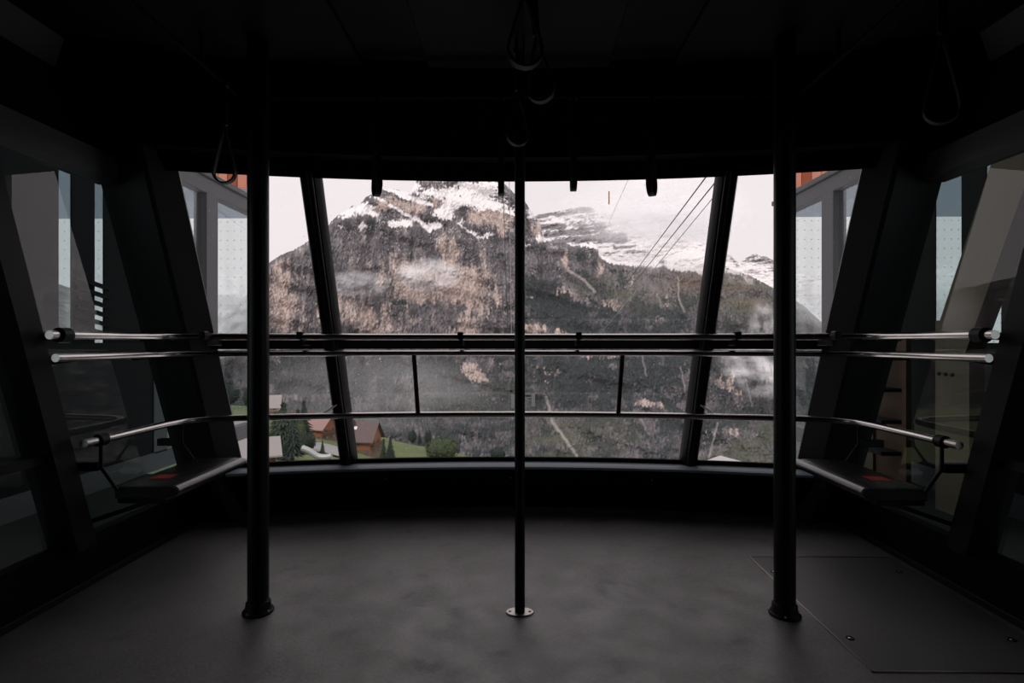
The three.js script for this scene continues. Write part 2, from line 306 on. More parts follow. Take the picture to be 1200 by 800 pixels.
/* ------------------------------------------------------------------ floor hatch */
{
  const t = thing('floor_hatch', 'rectangular maintenance hatch let into the floor on the right', 'hatch');
  const x0 = 1.23, x1 = 1.98, z0 = -2.98, z1 = -1.94;
  part('hatch_cover', box(x0 + 0.006, x1, -0.004, 0.002, z0 + 0.006, z1 - 0.006), new THREE.MeshPhysicalMaterial({ color: lin(0.07, 0.068, 0.069), roughness: 0.58, ior: 2.1 }), t);
  for (const b of [[x0, x0 + 0.007, z0, z1], [x0, x1, z0, z0 + 0.007], [x0, x1, z1 - 0.007, z1]]) part('edge_strip', box(b[0], b[1], -0.003, 0.0045, b[2], b[3]), M.steel, t);
  for (const [x, z] of [[1.285, -2.16], [1.9, -2.155], [1.275, -2.78], [1.9, -2.785]]) { const r = part('screw_cup', new THREE.TorusGeometry(0.012, 0.003, 8, 20).rotateX(Math.PI / 2).translate(x, 0.003, z), M.black, t); part('screw', new THREE.SphereGeometry(0.009, 12, 8).scale(1, 0.5, 1).translate(x, 0.002, z), M.steel, r); }
}
/* ------------------------------------------------------------------ hanging straps */
{
  const rail = thing('strap_rail', 'black ceiling bar across the front carrying grab straps', 'rail');
  part('bar', rod(V(-1.75, 2.31, -2.62), V(1.75, 2.31, -2.62), 0.012), M.rubber, rail);
  for (const x of [-1.5, 0, 1.5]) part('hanger', rod(V(x, 2.31, -2.62), V(x, CEIL, -2.62), 0.009), M.black, rail);
  const mid = thing('strap_rail', 'black ceiling bar along the middle carrying grab straps', 'rail');
  part('bar', rod(V(0.01, 2.33, -0.9), V(0.01, 2.33, -2.28), 0.01), M.rubber, mid);
  for (const z of [-1.0, -2.0]) part('hanger', rod(V(0.01, 2.33, z), V(0.01, CEIL, z), 0.009), M.black, mid);
}
function strap(x, yTop, yBot, z, turn, w, label, tilt = 0) {
  const t = thing('grab_strap', label, 'strap', 'grab straps'); t.position.set(x, yTop, z); t.rotation.set(0, turn, tilt);
  const H = yTop - yBot, c = H * 0.42, r = w / 2;
  part('collar', new THREE.CylinderGeometry(0.021, 0.021, 0.03, 16).rotateX(Math.PI / 2), M.black, t);
  part('web', box(-0.012, 0.012, -c, -0.005, -0.011, 0.011, 0.003), M.black, t);
  // teardrop loop of flat webbing
  const pts = [V(0, -c, 0)]; for (let i = 0; i <= 12; i++) { const a = lerp(-0.15, Math.PI + 0.15, i / 12); pts.push(V(Math.cos(a) * r, -H + r - Math.sin(a) * r, 0)); } pts.push(V(0, -c, 0));
  const curve = new THREE.CatmullRomCurve3(pts, false, 'centripetal'), rings = [], N = 56;
  for (let i = 0; i <= N; i++) { const u = i / N, p = curve.getPointAt(u), tg = curve.getTangentAt(u), n = V(-tg.y, tg.x, 0).normalize(); const b = 0.0135, h = 0.0035; rings.push([[h, b], [h, -b], [-h, -b], [-h, b]].map(([a, q]) => p.clone().addScaledVector(n, a).add(V(0, 0, q)))); }
  part('loop', loft(rings, 0.5), M.strap, t);
}
strap(-0.668, 2.31, 1.84, -2.62, Math.PI / 2 + 0.5, 0.1, 'grab strap hanging over the sharp left summit');
strap(-0.079, 2.31, 1.842, -2.62, Math.PI / 2, 0.1, 'grab strap hanging just left of the slim centre pole');
strap(0.262, 2.31, 1.862, -2.62, Math.PI / 2, 0.09, 'grab strap hanging right of the slim centre pole');
strap(0.63, 2.31, 1.838, -2.62, Math.PI / 2 - 0.5, 0.1, 'grab strap hanging in front of the three cables');
strap(0.0, 2.33, 1.95, -2.26, 0.15, 0.088, 'farthest grab strap on the middle ceiling bar');
strap(0.05, 2.33, 1.95, -1.86, -0.2, 0.088, 'middle grab strap on the middle ceiling bar', 0.08);
strap(0.02, 2.33, 1.95, -1.62, 0.1, 0.1, 'nearest grab strap on the middle ceiling bar');
for (const s of [-1, 1]) {
  const r = thing('strap_rail', `black ceiling bar along the ${s < 0 ? 'left' : 'right'} wall carrying a grab strap`, 'rail');
  part('bar', rod(V(s * 1.32, 2.31, -0.9), V(s * 1.32, 2.31, -2.6), 0.009), M.rubber, r);
  for (const z of [-1.0, -2.3]) part('hanger', rod(V(s * 1.32, 2.31, z), V(s * 1.32, CEIL, z), 0.009), M.black, r);
}
strap(-1.32, 2.31, 1.862, -2.48, 0.1, 0.092, 'grab strap hanging near the left corner window');
strap(1.32, 2.31, 1.83, -1.74, -0.5, 0.092, 'grab strap hanging near the right side window');
/* ------------------------------------------------------------------ station around the cabin */
const S = {
  sticker: new THREE.MeshPhysicalMaterial({ color: lin(1, 0.62, 0.1), roughness: 1, transmission: 0.97, thickness: 0 }),
  steel: std(lin(0.075, 0.078, 0.085), 0.55),
  dark: matt(lin(0.008, 0.0085, 0.009), 0.7, 0.3),
  concrete: matt(lin(0.022, 0.026, 0.024), 0.9, 0.4),
  timber: std(lin(0.11, 0.086, 0.055), 0.8),
  orange: std(lin(0.62, 0.26, 0.17), 0.8),
  orangeDark: std(lin(0.32, 0.08, 0.04), 0.8),
  bluish: pane(lin(0.21, 0.255, 0.30)),
  teal: pane(lin(0.84, 0.88, 0.88)),
  brown: std(lin(0.12, 0.065, 0.04), 0.8),
};
// orange strip stuck to the pane
single('window_sticker', (() => { const p = at(713.5, 232, Wf(0.5, 1.93) - 0.002); return box(p.x - 0.0035, p.x + 0.0035, p.y - 0.036, p.y + 0.036, p.z - 0.001, p.z + 0.001).translate(0, 0, 0).rotateX(0); })(), S.sticker, 'thin upright orange strip stuck high on the front window', 'sticker');
single('station_roof', [box(-9, 9, 5, 5.3, -2.0, 9), box(-9, -2.3, 5, 5.3, -6.4, -2.0), box(2.3, 9, 5, 5.3, -6.4, -2.0)], S.dark, 'dark station roof slab, open over the front of the docked cabin', 'roof', null, 'structure');
single('station_back', box(-9, 9, -0.4, 5, 8.9, 9.1), S.dark, 'dark station wall behind the cabin', 'wall', null, 'structure');
for (const s of [-1, 1]) {
  const side = s < 0 ? 'left' : 'right', mir = (a, b) => [Math.min(s * a, s * b), Math.max(s * a, s * b)];
  single('platform_' + side, box(...mir(2.25, 7), -0.45, -0.05, -5.0, 9), S.concrete, `grey concrete boarding platform outside the ${side} cabin wall`, 'platform', null, 'structure');
  const t = thing('glazed_screen', `grey steel framed station glazing running forward outside the ${side} corner`, 'glass screen', 'station glazing');
  const X = 3.4, zt = 7.3;
  part('top_rail', [box(...mir(X - 0.03, X + 0.08), 2.76, 2.93, -zt, -2.2, 0.01), box(...mir(X - 0.06, X + 0.1), 2.93, 2.99, -zt - 0.05, -2.2, 0.01)], S.steel, t);
  part('bottom_rail', box(...mir(X - 0.03, X + 0.08), -0.05, 0.12, -zt, -2.2), S.steel, t);
  for (const [za, zb] of [[5.97, 6.2], [7.18, 7.3], [5.1, 5.3]]) part('mullion', box(...mir(X - 0.03, X + 0.08), 0.1, 2.78, -zb, -za, 0.008), S.steel, t);
  const slots = s < 0 ? [[4.07, 4.19], [4.42, 4.52]] : [[3.94, 4.07], [4.29, 4.56]];
  part('wainscot', box(...mir(X - 0.02, X), 0.1, 1.14, -5.1, -2.2), S.dark, t);
  let z = 2.2; for (const [a, b] of [...slots, [5.1, 5.1]]) { part('cladding_panel', box(...mir(X, X + 0.012), 0.1, 2.78, -a, -z), S.dark, t); z = b; }
  for (const [za, zb] of [[5.3, 5.97], [6.2, 7.18]]) part('pane', new THREE.PlaneGeometry(zb - za, 2.66).rotateY(Math.PI / 2).translate(s * (X + 0.03), 1.45, -(za + zb) / 2), S.teal, t);
  if (s < 0) for (let i = 0; i < 6; i++) part('slat', bar(V(-3.37, 1.64 - i * 0.075, -4.2), V(-3.37, 1.58 - i * 0.075, -4.55), 0.03, 0.03), S.dark, t);
  // free-standing glass wind screen further out: bluish upper light over a clear dotted pane
  const ws = thing('wind_screen', `dotted glass wind screen beyond the ${side} station glazing`, 'glass screen', 'wind screens');
  const Z = 9, xa = 4.3, xb = 8.4, ye = EYE + 145 / F * Z, cols = 36, dots = [];
  part('clear_pane', new THREE.PlaneGeometry(xb - xa, ye + 2).translate(s * (xa + xb) / 2, ye / 2 - 1, -Z), S.teal, ws);
  part('tinted_pane', new THREE.PlaneGeometry(xb - xa, 1.3).translate(s * (xa + xb) / 2, ye + 0.65, -Z), S.bluish, ws);
  for (let i = 0; i < cols; i++) for (let j = 0; j < 20; j++) { const d = new THREE.CircleGeometry(0.009, 5); d.translate(s * (xa + 0.1 + i * 0.15 * (xb - xa) / 5.5), ye - 0.06 - j * 0.15, -Z + 0.004); dots.push(d); }
  const dm = part('printed_dots', dots, std(lin(0.12, 0.13, 0.13), 0.9), ws); dm.userData.kind = 'stuff';
  part('post', box(...mir(xa - 0.08, xa), -1.9, ye + 1.3, -Z - 0.05, -Z + 0.05), S.steel, ws); part('post', box(...mir(xb, xb + 0.08), -1.9, ye + 1.3, -Z - 0.05, -Z + 0.05), S.steel, ws);
  // timber cladding of the building beside the opening
  const tc = thing('timber_gable', `orange timber boarding above the ${side} station glazing`, 'timber wall', 'timber boarding');
  for (let i = 0; i < 6; i++) part('board', box(...mir(4.0 + i * 0.15, 4.14 + i * 0.15), 3.5, 5.0, -8.5, -8.44, 0.006), i === 2 ? S.orangeDark : S.orange, tc);
  part('post', box(...mir(4.9, 5.0), -3, 5.0, -8.6, -8.5), S.steel, tc); part('crossbeam', box(...mir(4.0, 4.95), 4.9, 5.1, -8.6, -8.5), S.orangeDark, tc);
}
{
  const t = thing('timber_wall', 'pale timber posts and boards outside the right side window', 'timber wall');
  part('post', box(3.0, 3.06, -0.05, 1.22, -4.85, -4.72), S.timber, t); part('post', box(3.0, 3.1, -0.05, 1.3, -4.02, -3.72), S.timber, t);
  part('brace', bar(V(3.02, 1.1, -3.85), V(3.0, 2.75, -3.1), 0.12, 0.3), S.timber, t);
  part('board', box(3.02, 3.06, -0.05, 1.2, -4.72, -4.35), S.brown, t);
  for (const y of [0.25, 0.5, 0.75, 1.0]) part('shelf', box(2.86, 3.02, y, y + 0.03, -4.7, -4.4), S.concrete, t);
  for (const z of [-3.86, -3.92, -3.98]) part('bolt', new THREE.CylinderGeometry(0.012, 0.012, 0.02, 10).rotateZ(Math.PI / 2).translate(2.998, 0.92, z), S.dark, t);
}
/* ------------------------------------------------------------------ mountains */
// control tables are written as [bearing, height] in the units of at(); every surface point gets its own distance
function pl(tab, x) { if (x <= tab[0][0]) return tab[0][1]; for (let i = 1; i < tab.length; i++) if (x <= tab[i][0]) { const [a, b] = tab[i - 1], [c, d] = tab[i]; return lerp(b, d, (x - a) / (c - a)); } return tab[tab.length - 1][1]; }
const cols = (() => { const c = []; let x = -250; while (x < 1450) { c.push(x); x += x > 300 && x < 915 ? 0.85 : x > 225 && x < 1005 ? 1.5 : 6; } return c; })();
const ridged = (x, y, z, o = 4) => { let s = 0, a = 0.55, f = 1; for (let i = 0; i < o; i++) { const n = 1 - Math.abs(nz(x * f, y * f, z + i * 5.1)) * 2; s += a * n; a *= 0.5; f *= 2.1; } return s; };
function blob(list, x, y) { let m = 0; for (const [cx, cy, rx, ry, k] of list) { const e = Math.hypot((x - cx) / rx, (y - cy) / ry); if (e < 1.6) m += k * (1 - sstep(0.45, 1.6, e)); } return m; }
function streak(list, x, y) { let m = 0; for (const [x0, y0, x1, y1, w, k] of list) { const dx = x1 - x0, dy = y1 - y0, t = clamp(((x - x0) * dx + (y - y0) * dy) / (dx * dx + dy * dy)), e = Math.hypot(x - x0 - t * dx, y - y0 - t * dy); if (e < w * 2) m = Math.max(m, k * (1 - sstep(w * 0.35, w * 1.5, e))); } return m; }
function surface(cols, rowsN, sky, bottom, depth, color) {
  const nc = cols.length, pos = new Float32Array(nc * rowsN * 3), col = new Float32Array(nc * rowsN * 3), idx = new Uint32Array((nc - 1) * (rowsN - 1) * 6), c = [0, 0, 0];
  for (let i = 0; i < nc; i++) { const x = cols[i], s = sky(x); for (let j = 0; j < rowsN; j++) { const t = j / (rowsN - 1), y = lerp(s, bottom, Math.pow(t, 1.08)), Z = depth(x, y, s), k = (i * rowsN + j) * 3; pos[k] = (x - CX) / F * Z; pos[k + 1] = EYE - (y - CY) / F * Z; pos[k + 2] = -Z; color(x, y, s, c); col[k] = c[0]; col[k + 1] = c[1]; col[k + 2] = c[2]; } }
  let q = 0; for (let i = 0; i < nc - 1; i++) for (let j = 0; j < rowsN - 1; j++) { const a = i * rowsN + j, b = a + rowsN; idx[q++] = a; idx[q++] = a + 1; idx[q++] = b; idx[q++] = b; idx[q++] = a + 1; idx[q++] = b + 1; }
  const g = new THREE.BufferGeometry(); g.setAttribute('position', new THREE.BufferAttribute(pos, 3)); g.setAttribute('color', new THREE.BufferAttribute(col, 3)); g.setIndex(new THREE.BufferAttribute(idx, 1)); g.computeVertexNormals(); return g;
}
const rockMat = new THREE.MeshStandardMaterial({ vertexColors: true, roughness: 0.95 });
const skyA0 = [[-250, 330], [0, 318], [120, 345], [200, 336], [285, 348], [300, 330], [306, 318], [312, 309], [320, 303], [330, 297], [345, 291], [357, 284], [372, 273], [380, 268], [388, 258], [397, 251], [404, 246], [413, 240], [419, 241], [426, 233], [430, 229], [437, 226], [447, 216], [456, 221], [470, 223], [480, 226], [487, 211], [500, 206], [520, 200], [545, 198], [570, 205], [590, 214], [602, 226], [612, 232], [618, 241], [627, 254], [633, 262], [636, 277], [645, 286], [660, 283], [672, 289], [690, 284], [700, 287], [704, 299], [720, 306], [742, 308], [760, 311], [768, 306], [777, 303], [786, 309], [800, 313], [820, 317], [838, 318], [850, 314], [862, 318], [874, 322], [890, 330], [910, 340], [940, 358], [968, 384], [1000, 402], [1450, 420]];
const skyA = (x) => pl(skyA0, x) + 2.0 * fbm(x * 0.09, 1.7, 3, 3) + 1.6 * nz(x * 0.55, 4.2);
const crest = (x) => sstep(300, 340, x) * (1 - sstep(640, 760, x));
function depthA(x, y, s) {
  const r = sstep(610, 760, x), low = sstep(395, 620, y);
  const up = clamp((420 - y) / 220);
  let Z = 2350 + 420 * up + r * 500 * clamp((430 - y) / 130) - 900 * low - 100 * sstep(300, 200, x);
  Z += 95 * (0.7 - ridged(x * 0.011, y * 0.0035, 1.5, 3)) * (1 - 0.5 * low);
  Z += 34 * (0.7 - ridged(x * 0.045 + 0.3 * fbm(x * 0.02, y * 0.02, 8), y * 0.014, 6, 4));
  Z += 26 * fbm(x * 0.03 - y * 0.012, y * 0.05 + x * 0.018, 12, 4);
  Z += 17 * fbm(x * 0.2, y * 0.11, 20, 3);
  Z += 9 * nz(x * 0.55, y * 0.33, 25);
  // ledges step back
  Z += 30 * sstep(0.35, 0.65, 0.5 + 0.5 * nz(x * 0.006, y * 0.045 - x * 0.012, 33));
  Z += 260 * Math.pow(clamp(1 - (y - s) / 10), 2);        // the crest rounds away
  return Z;
}
const tanB = [[330, 335, 16, 38, 0.9], [345, 300, 14, 12, 0.35], [322, 375, 14, 16, 0.65], [355, 372, 18, 16, 0.4], [400, 365, 22, 26, 0.55], [440, 375, 24, 20, 0.6], [500, 332, 52, 22, 1.35], [535, 315, 16, 26, 0.7], [470, 305, 24, 14, 0.35], [548, 345, 20, 24, 0.8], [525, 290, 12, 18, 0.75], [516, 270, 8, 22, 0.4], [575, 253, 26, 14, 0.95], [590, 265, 12, 16, 0.6], [482, 243, 26, 10, 0.85], [456, 236, 16, 8, 0.8], [515, 238, 10, 7, 0.8], [440, 248, 20, 8, 0.4], [560, 300, 12, 16, 0.5], [545, 385, 22, 14, 0.7], [585, 365, 16, 20, 0.45], [628, 268, 8, 12, 1.0], [663, 303, 4, 12, 0.9], [552, 433, 13, 9, 1.15], [560, 443, 12, 6, 1.0], [625, 385, 16, 8, 0.85], [655, 390, 12, 6, 0.6], [645, 435, 14, 8, 0.9], [625, 425, 10, 14, 0.7], [636, 450, 14, 5, 0.7], [700, 418, 24, 5, 0.95], [735, 415, 10, 5, 0.5], [715, 356, 10, 6, 0.5], [726, 360, 7, 5, 0.6], [774, 375, 14, 6, 0.5], [752, 472, 12, 5, 1.0], [768, 475, 10, 4, 0.9], [810, 437, 6, 10, 1.0], [857, 447, 12, 14, 0.7], [863, 470, 6, 12, 0.7], [845, 475, 8, 10, 0.5], [858, 505, 8, 5, 0.8], [885, 508, 5, 4, 0.7], [835, 505, 6, 8, 0.6], [326, 425, 14, 10, 0.35], [440, 418, 24, 5, 0.35], [795, 460, 6, 14, 0.3], [650, 340, 12, 6, 0.3], [675, 345, 6, 6, 0.6], [705, 318, 8, 9, 0.45], [700, 495, 8, 3, 0.35], [500, 495, 30, 4, 0.2], [585, 425, 12, 10, 0.35]];
const snowB = [[420, 244, 16, 6, 0.9], [432, 251, 14, 3, 0.8], [404, 250, 7, 5, 0.7], [425, 266, 6, 4, 0.9], [398, 264, 5, 2.5, 0.7], [447, 273, 4, 3, 0.6], [470, 261, 14, 5, 1.0], [459, 264, 8, 3, 0.6], [520, 250, 12, 7, 1.0], [510, 265, 8, 4, 0.9], [533, 238, 14, 7, 0.9], [560, 232, 14, 12, 1.1], [550, 222, 18, 8, 0.9], [500, 228, 14, 4, 0.8], [520, 226, 16, 6, 0.8], [478, 218, 12, 9, 1.1], [572, 217, 12, 10, 0.8], [580, 240, 18, 4, 0.9], [598, 246, 7, 3, 0.9], [564, 277, 10, 3, 0.8], [575, 276, 7, 2.5, 0.8], [552, 272, 6, 2, 0.7], [540, 261, 5, 2.5, 0.6], [626, 250, 8, 7, 0.7], [632, 281, 6, 3, 0.7], [640, 279, 8, 4, 0.9], [618, 287, 5, 2, 0.8], [648, 291, 9, 3, 0.6], [690, 287, 14, 3, 1.0], [712, 297, 9, 7, 1.1], [735, 304, 16, 5, 1.0], [724, 306, 10, 3, 0.8], [760, 309, 12, 3, 0.8], [800, 312, 22, 5, 0.9], [828, 317, 12, 4, 0.9], [858, 318, 8, 5, 0.9], [868, 330, 7, 4, 0.6], [878, 328, 5, 4, 0.7]];
const snowS = [[440, 230, 462, 243, 1.6, 0.9], [462, 243, 487, 257, 2.2, 1], [487, 254, 503, 270, 2.6, 0.9], [447, 219, 478, 231, 2.5, 0.9], [478, 231, 506, 240, 2.5, 1], [536, 262, 556, 275, 1.3, 0.8], [575, 243, 602, 251, 2, 0.9], [782, 303, 806, 316, 1.2, 0.5], [380, 268, 392, 258, 1, 0.4], [702, 289, 720, 308, 2.2, 0.9], [861, 316, 884, 336, 2, 0.6], [886, 334, 910, 342, 2, 0.5]];
const screeS = [[666, 317, 684, 328, 1.8, 0.8], [684, 328, 697, 342, 1.5, 0.6], [640, 465, 648, 495, 1.5, 0.5], [648, 495, 662, 514, 1.8, 0.6], [662, 514, 676, 534, 1.8, 0.6], [750, 490, 756, 500, 1.2, 0.25], [794, 325, 795, 350, 1.0, 0.5], [795, 350, 801, 365, 1.2, 0.45], [752, 415, 757, 440, 1, 0.4], [797, 430, 803, 460, 0.9, 0.4], [870, 430, 880, 475, 0.9, 0.35], [840, 495, 830, 535, 1.2, 0.5], [770, 345, 775, 360, 1.5, 0.3]];
const greenB = [[760, 345, 60, 20, 0.35], [700, 337, 30, 14, 0.4], [730, 345, 14, 6, 0.5], [880, 350, 40, 30, 0.8], [855, 340, 22, 16, 0.6], [665, 318, 4, 3, 0.9], [900, 520, 40, 26, 0.7], [690, 510, 60, 25, 0.45], [650, 520, 40, 30, 0.5], [860, 540, 50, 20, 0.5], [530, 460, 90, 30, 0.25], [950, 365, 30, 20, 0.5]];
const brownB = [[800, 335, 40, 12, 0.6], [862, 345, 26, 14, 0.7], [800, 323, 30, 5, 0.5], [780, 330, 30, 8, 0.4], [885, 365, 20, 16, 0.4]];
const forestB = [[660, 360, 60, 40, 0.55], [640, 345, 30, 30, 0.35], [700, 375, 70, 22, 0.5], [570, 335, 10, 10, 0.5], [580, 360, 12, 8, 0.5], [490, 354, 26, 6, 0.8], [800, 365, 40, 20, 0.5], [865, 385, 26, 20, 0.7], [350, 347, 20, 10, 0.55], [335, 388, 40, 6, 0.6], [430, 388, 40, 5, 0.5], [470, 380, 20, 10, 0.3], [700, 440, 80, 30, 0.7], [560, 470, 60, 30, 0.5], [800, 400, 60, 25, 0.5], [440, 440, 100, 24, 0.4], [360, 440, 60, 20, 0.4], [425, 330, 16, 8, 0.3], [405, 315, 16, 6, 0.3], [540, 380, 30, 10, 0.2]];
function colorA(x, y, s, c) {
  const wx = x + 5 * fbm(x * 0.06, y * 0.06, 40, 3) + 2.2 * nz(x * 0.35, y * 0.3, 41), wy = y + 5 * fbm(x * 0.06, y * 0.06, 50, 3) + 2.6 * nz(x * 0.4, y * 0.18, 51);
  const vs = fbm(x * 0.14, y * 0.026, 60, 4), fine = 1.25 * fbm(x * 0.5, y * 0.32, 70, 3), big = fbm(x * 0.025, y * 0.03, 77, 2), fleck = fbm(x * 0.33, y * 0.14, 75, 2), band = fbm(x * 0.02 + y * 0.01, y * 0.1, 80, 3);
  const mid = fbm(wx * 0.045 - wy * 0.035, wy * 0.05 + wx * 0.03, 83, 3), gully = ridged(wx * 0.03 - wy * 0.022, wy * 0.012 + wx * 0.006, 86, 3) - 0.62;
  const right = sstep(560, 640, x), low = sstep(392, 425, y);
  // bare limestone: grey, with warm weathered faces
  let k = 0.5 + 0.9 * vs + 1.1 * fine + 0.5 * big; k = clamp(k + 0.7 * mid - 0.5 * gully, 0.1, 1.7);
  let R = 0.135 * k + 0.035, G = 0.122 * k + 0.034, B = 0.128 * k + 0.038;
  const warm = clamp(sstep(0.02, 0.62, blob(tanB, wx, wy) * 0.62 + 0.75 * vs + 0.55 * fleck + 0.3 * fine + 0.8 * big + 0.45 * mid + 0.10 * (1 - right) * (1 - low) * sstep(290, 350, y) - 0.16 - 0.12 * low));
  const wt = 0.8 + 0.8 * fine + 0.3 * vs;
  R = lerp(R, 0.56 * wt, warm * 0.9); G = lerp(G, 0.445 * wt, warm * 0.9); B = lerp(B, 0.395 * wt, warm * 0.9);
  // conifers and scrub where soil holds
  const f = clamp(sstep(0.15, 0.5, blob(forestB, wx, wy) * 0.6 + low * (0.2 + 0.22 * (1 - sstep(500, 600, x))) + right * (1 - sstep(300, 330, 600 - y)) * 0 + right * sstep(318, 345, y) * 0.16 + 0.7 * band + 0.8 * fleck + 0.5 * vs + 1.3 * mid + 0.5 * gully - warm * 0.85 + 0.02 - 0.1 * (1 - right) * (1 - low)));
  const ft = clamp(0.8 + 1.6 * fine + 0.8 * fleck, 0.25, 2); R = lerp(R, 0.021 * ft, f); G = lerp(G, 0.031 * ft, f); B = lerp(B, 0.034 * ft, f);
  const cre = sstep(0.72, 0.95, ridged(x * 0.085 + 0.25 * big, y * 0.022, 14, 3)) * (1 - f); R *= 1 - 0.55 * cre; G *= 1 - 0.53 * cre; B *= 1 - 0.48 * cre;
  const gr = clamp(blob(greenB, wx, wy)) * sstep(-0.25, 0.3, band + fine * 0.6 + 0.1) * (1 - warm * 0.7); R = lerp(R, 0.1, gr * 0.75); G = lerp(G, 0.108, gr * 0.75); B = lerp(B, 0.07, gr * 0.75);
  const br = clamp(blob(brownB, wx, wy)) * sstep(-0.3, 0.3, band + fine); R = lerp(R, 0.17, br * 0.7); G = lerp(G, 0.12, br * 0.7); B = lerp(B, 0.085, br * 0.7);
  const sc = streak(screeS, x + 1.2 * nz(y * 0.2, x * 0.1), y); R = lerp(R, 0.42, sc); G = lerp(G, 0.38, sc); B = lerp(B, 0.37, sc);
  // snow on ledges and gentle ground near the top
  const hi = sstep(285, 225, y);
  let sn = blob(snowB, x + 1.9 * (wx - x), y + 1.5 * (wy - y)) + streak(snowS, wx * 0.6 + x * 0.4, wy * 0.6 + y * 0.4) + hi * 0.25 + 0.5 * fbm(x * 0.05 - y * 0.03, y * 0.14 + x * 0.05, 90, 4) * hi + (0.5 * fine + 0.55 * fbm(x * 0.12 + y * 0.05, y * 0.3, 93, 3)) * hi * 1.6 + (x > 690 && x < 850 ? sstep(12, 0, y - s) * 0.7 : 0);
  sn = sstep(0.45, 0.85, sn - 0.12 * blob(tanB, wx, wy)) * (1 - sstep(300, 345, y) * (1 - sstep(700, 760, x) * 0)) ;
  sn = clamp(sn + 0.75 * sstep(0.3, 0.5, nz(x * 0.8 + y * 0.2, y * 0.9, 97)) * sstep(335, 260, y) * sstep(0.0, 0.25, fbm(x * 0.06, y * 0.08, 98, 2) + 0.12));
  const sg = 0.95 + 0.12 * fine; R = lerp(R, 0.90 * sg, sn); G = lerp(G, 0.87 * sg, sn); B = lerp(B, 0.88 * sg, sn);
  c[0] = clamp(R, 0.01, 0.95); c[1] = clamp(G, 0.01, 0.95); c[2] = clamp(B, 0.01, 0.95);
}
single('mountain', surface(cols, 460, skyA, 640, depthA, colorA), rockMat, 'massive limestone rock wall with snowy ledges above dark forest', 'mountain');
{
  const skyB0 = [[560, 236], [600, 232], [612, 238], [625, 251], [640, 250], [655, 248], [668, 245], [680, 242], [692, 243], [702, 249], [716, 252], [735, 256], [752, 258], [765, 264], [785, 274], [805, 282], [825, 286], [845, 292], [853, 297], [858, 301], [866, 309], [874, 302], [884, 298], [896, 301], [908, 306], [925, 318], [960, 326], [1010, 340], [1200, 360]];
  const sky = (x) => pl(skyB0, x) + 1.8 * fbm(x * 0.08, 9.1, 3, 3) + 0.9 * nz(x * 0.5, 2.2);
  const depth = (x, y, s) => 4700 - 9 * (y - s) + 150 * fbm(x * 0.02, y * 0.05, 3, 4) + 60 * ridged(x * 0.05, y * 0.12 + x * 0.02, 9, 4) + 22 * fbm(x * 0.2, y * 0.2, 5, 3);
  const bandS = [[618, 266, 660, 266, 3.5, 0.7], [640, 275, 690, 270, 3, 0.6], [650, 284, 700, 278, 3.5, 0.7], [682, 266, 704, 266, 5, 0.6], [704, 279, 730, 279, 5, 1.0], [720, 290, 748, 289, 2.5, 0.8], [732, 296, 760, 294, 2, 0.7], [665, 248, 690, 245, 3, 0.6], [626, 254, 664, 250, 2, 0.6], [760, 270, 800, 284, 4, 0.45], [730, 262, 755, 268, 4, 0.3], [870, 303, 905, 306, 6, 0.9], [880, 316, 905, 314, 5, 0.6], [765, 296, 795, 302, 2, 0.25], [856, 303, 864, 312, 2, 0.8]];
  const color = (x, y, s, c) => {
    const n = fbm(x * 0.05, y * 0.3 + x * 0.03, 3, 4), f = fbm(x * 0.3, y * 0.5, 6, 3), wy = y + 3 * fbm(x * 0.08, y * 0.1, 8, 3);
    let rock = sstep(0.3, 0.75, 0.75 * streak(bandS, x, wy) + 0.8 * n + 0.75 * f + 0.24 + 0.2 * sstep(770, 690, x) - (x > 700 && y > 285 ? 0.12 : 0) - (x > 745 ? 0.14 : 0));
    const a = 0.92 + 0.1 * f, r = 0.2 + 0.16 * f; c[0] = lerp(0.92 * a, r, rock); c[1] = lerp(0.89 * a, r * 0.96, rock); c[2] = lerp(0.9 * a, r * 1.03, rock);
  };
  single('mountain', surface(cols.filter((x) => x > 555 && x < 1205), 150, sky, 350, depth, color), rockMat, 'distant snow covered range with grey rock bands under cloud', 'mountain');
}

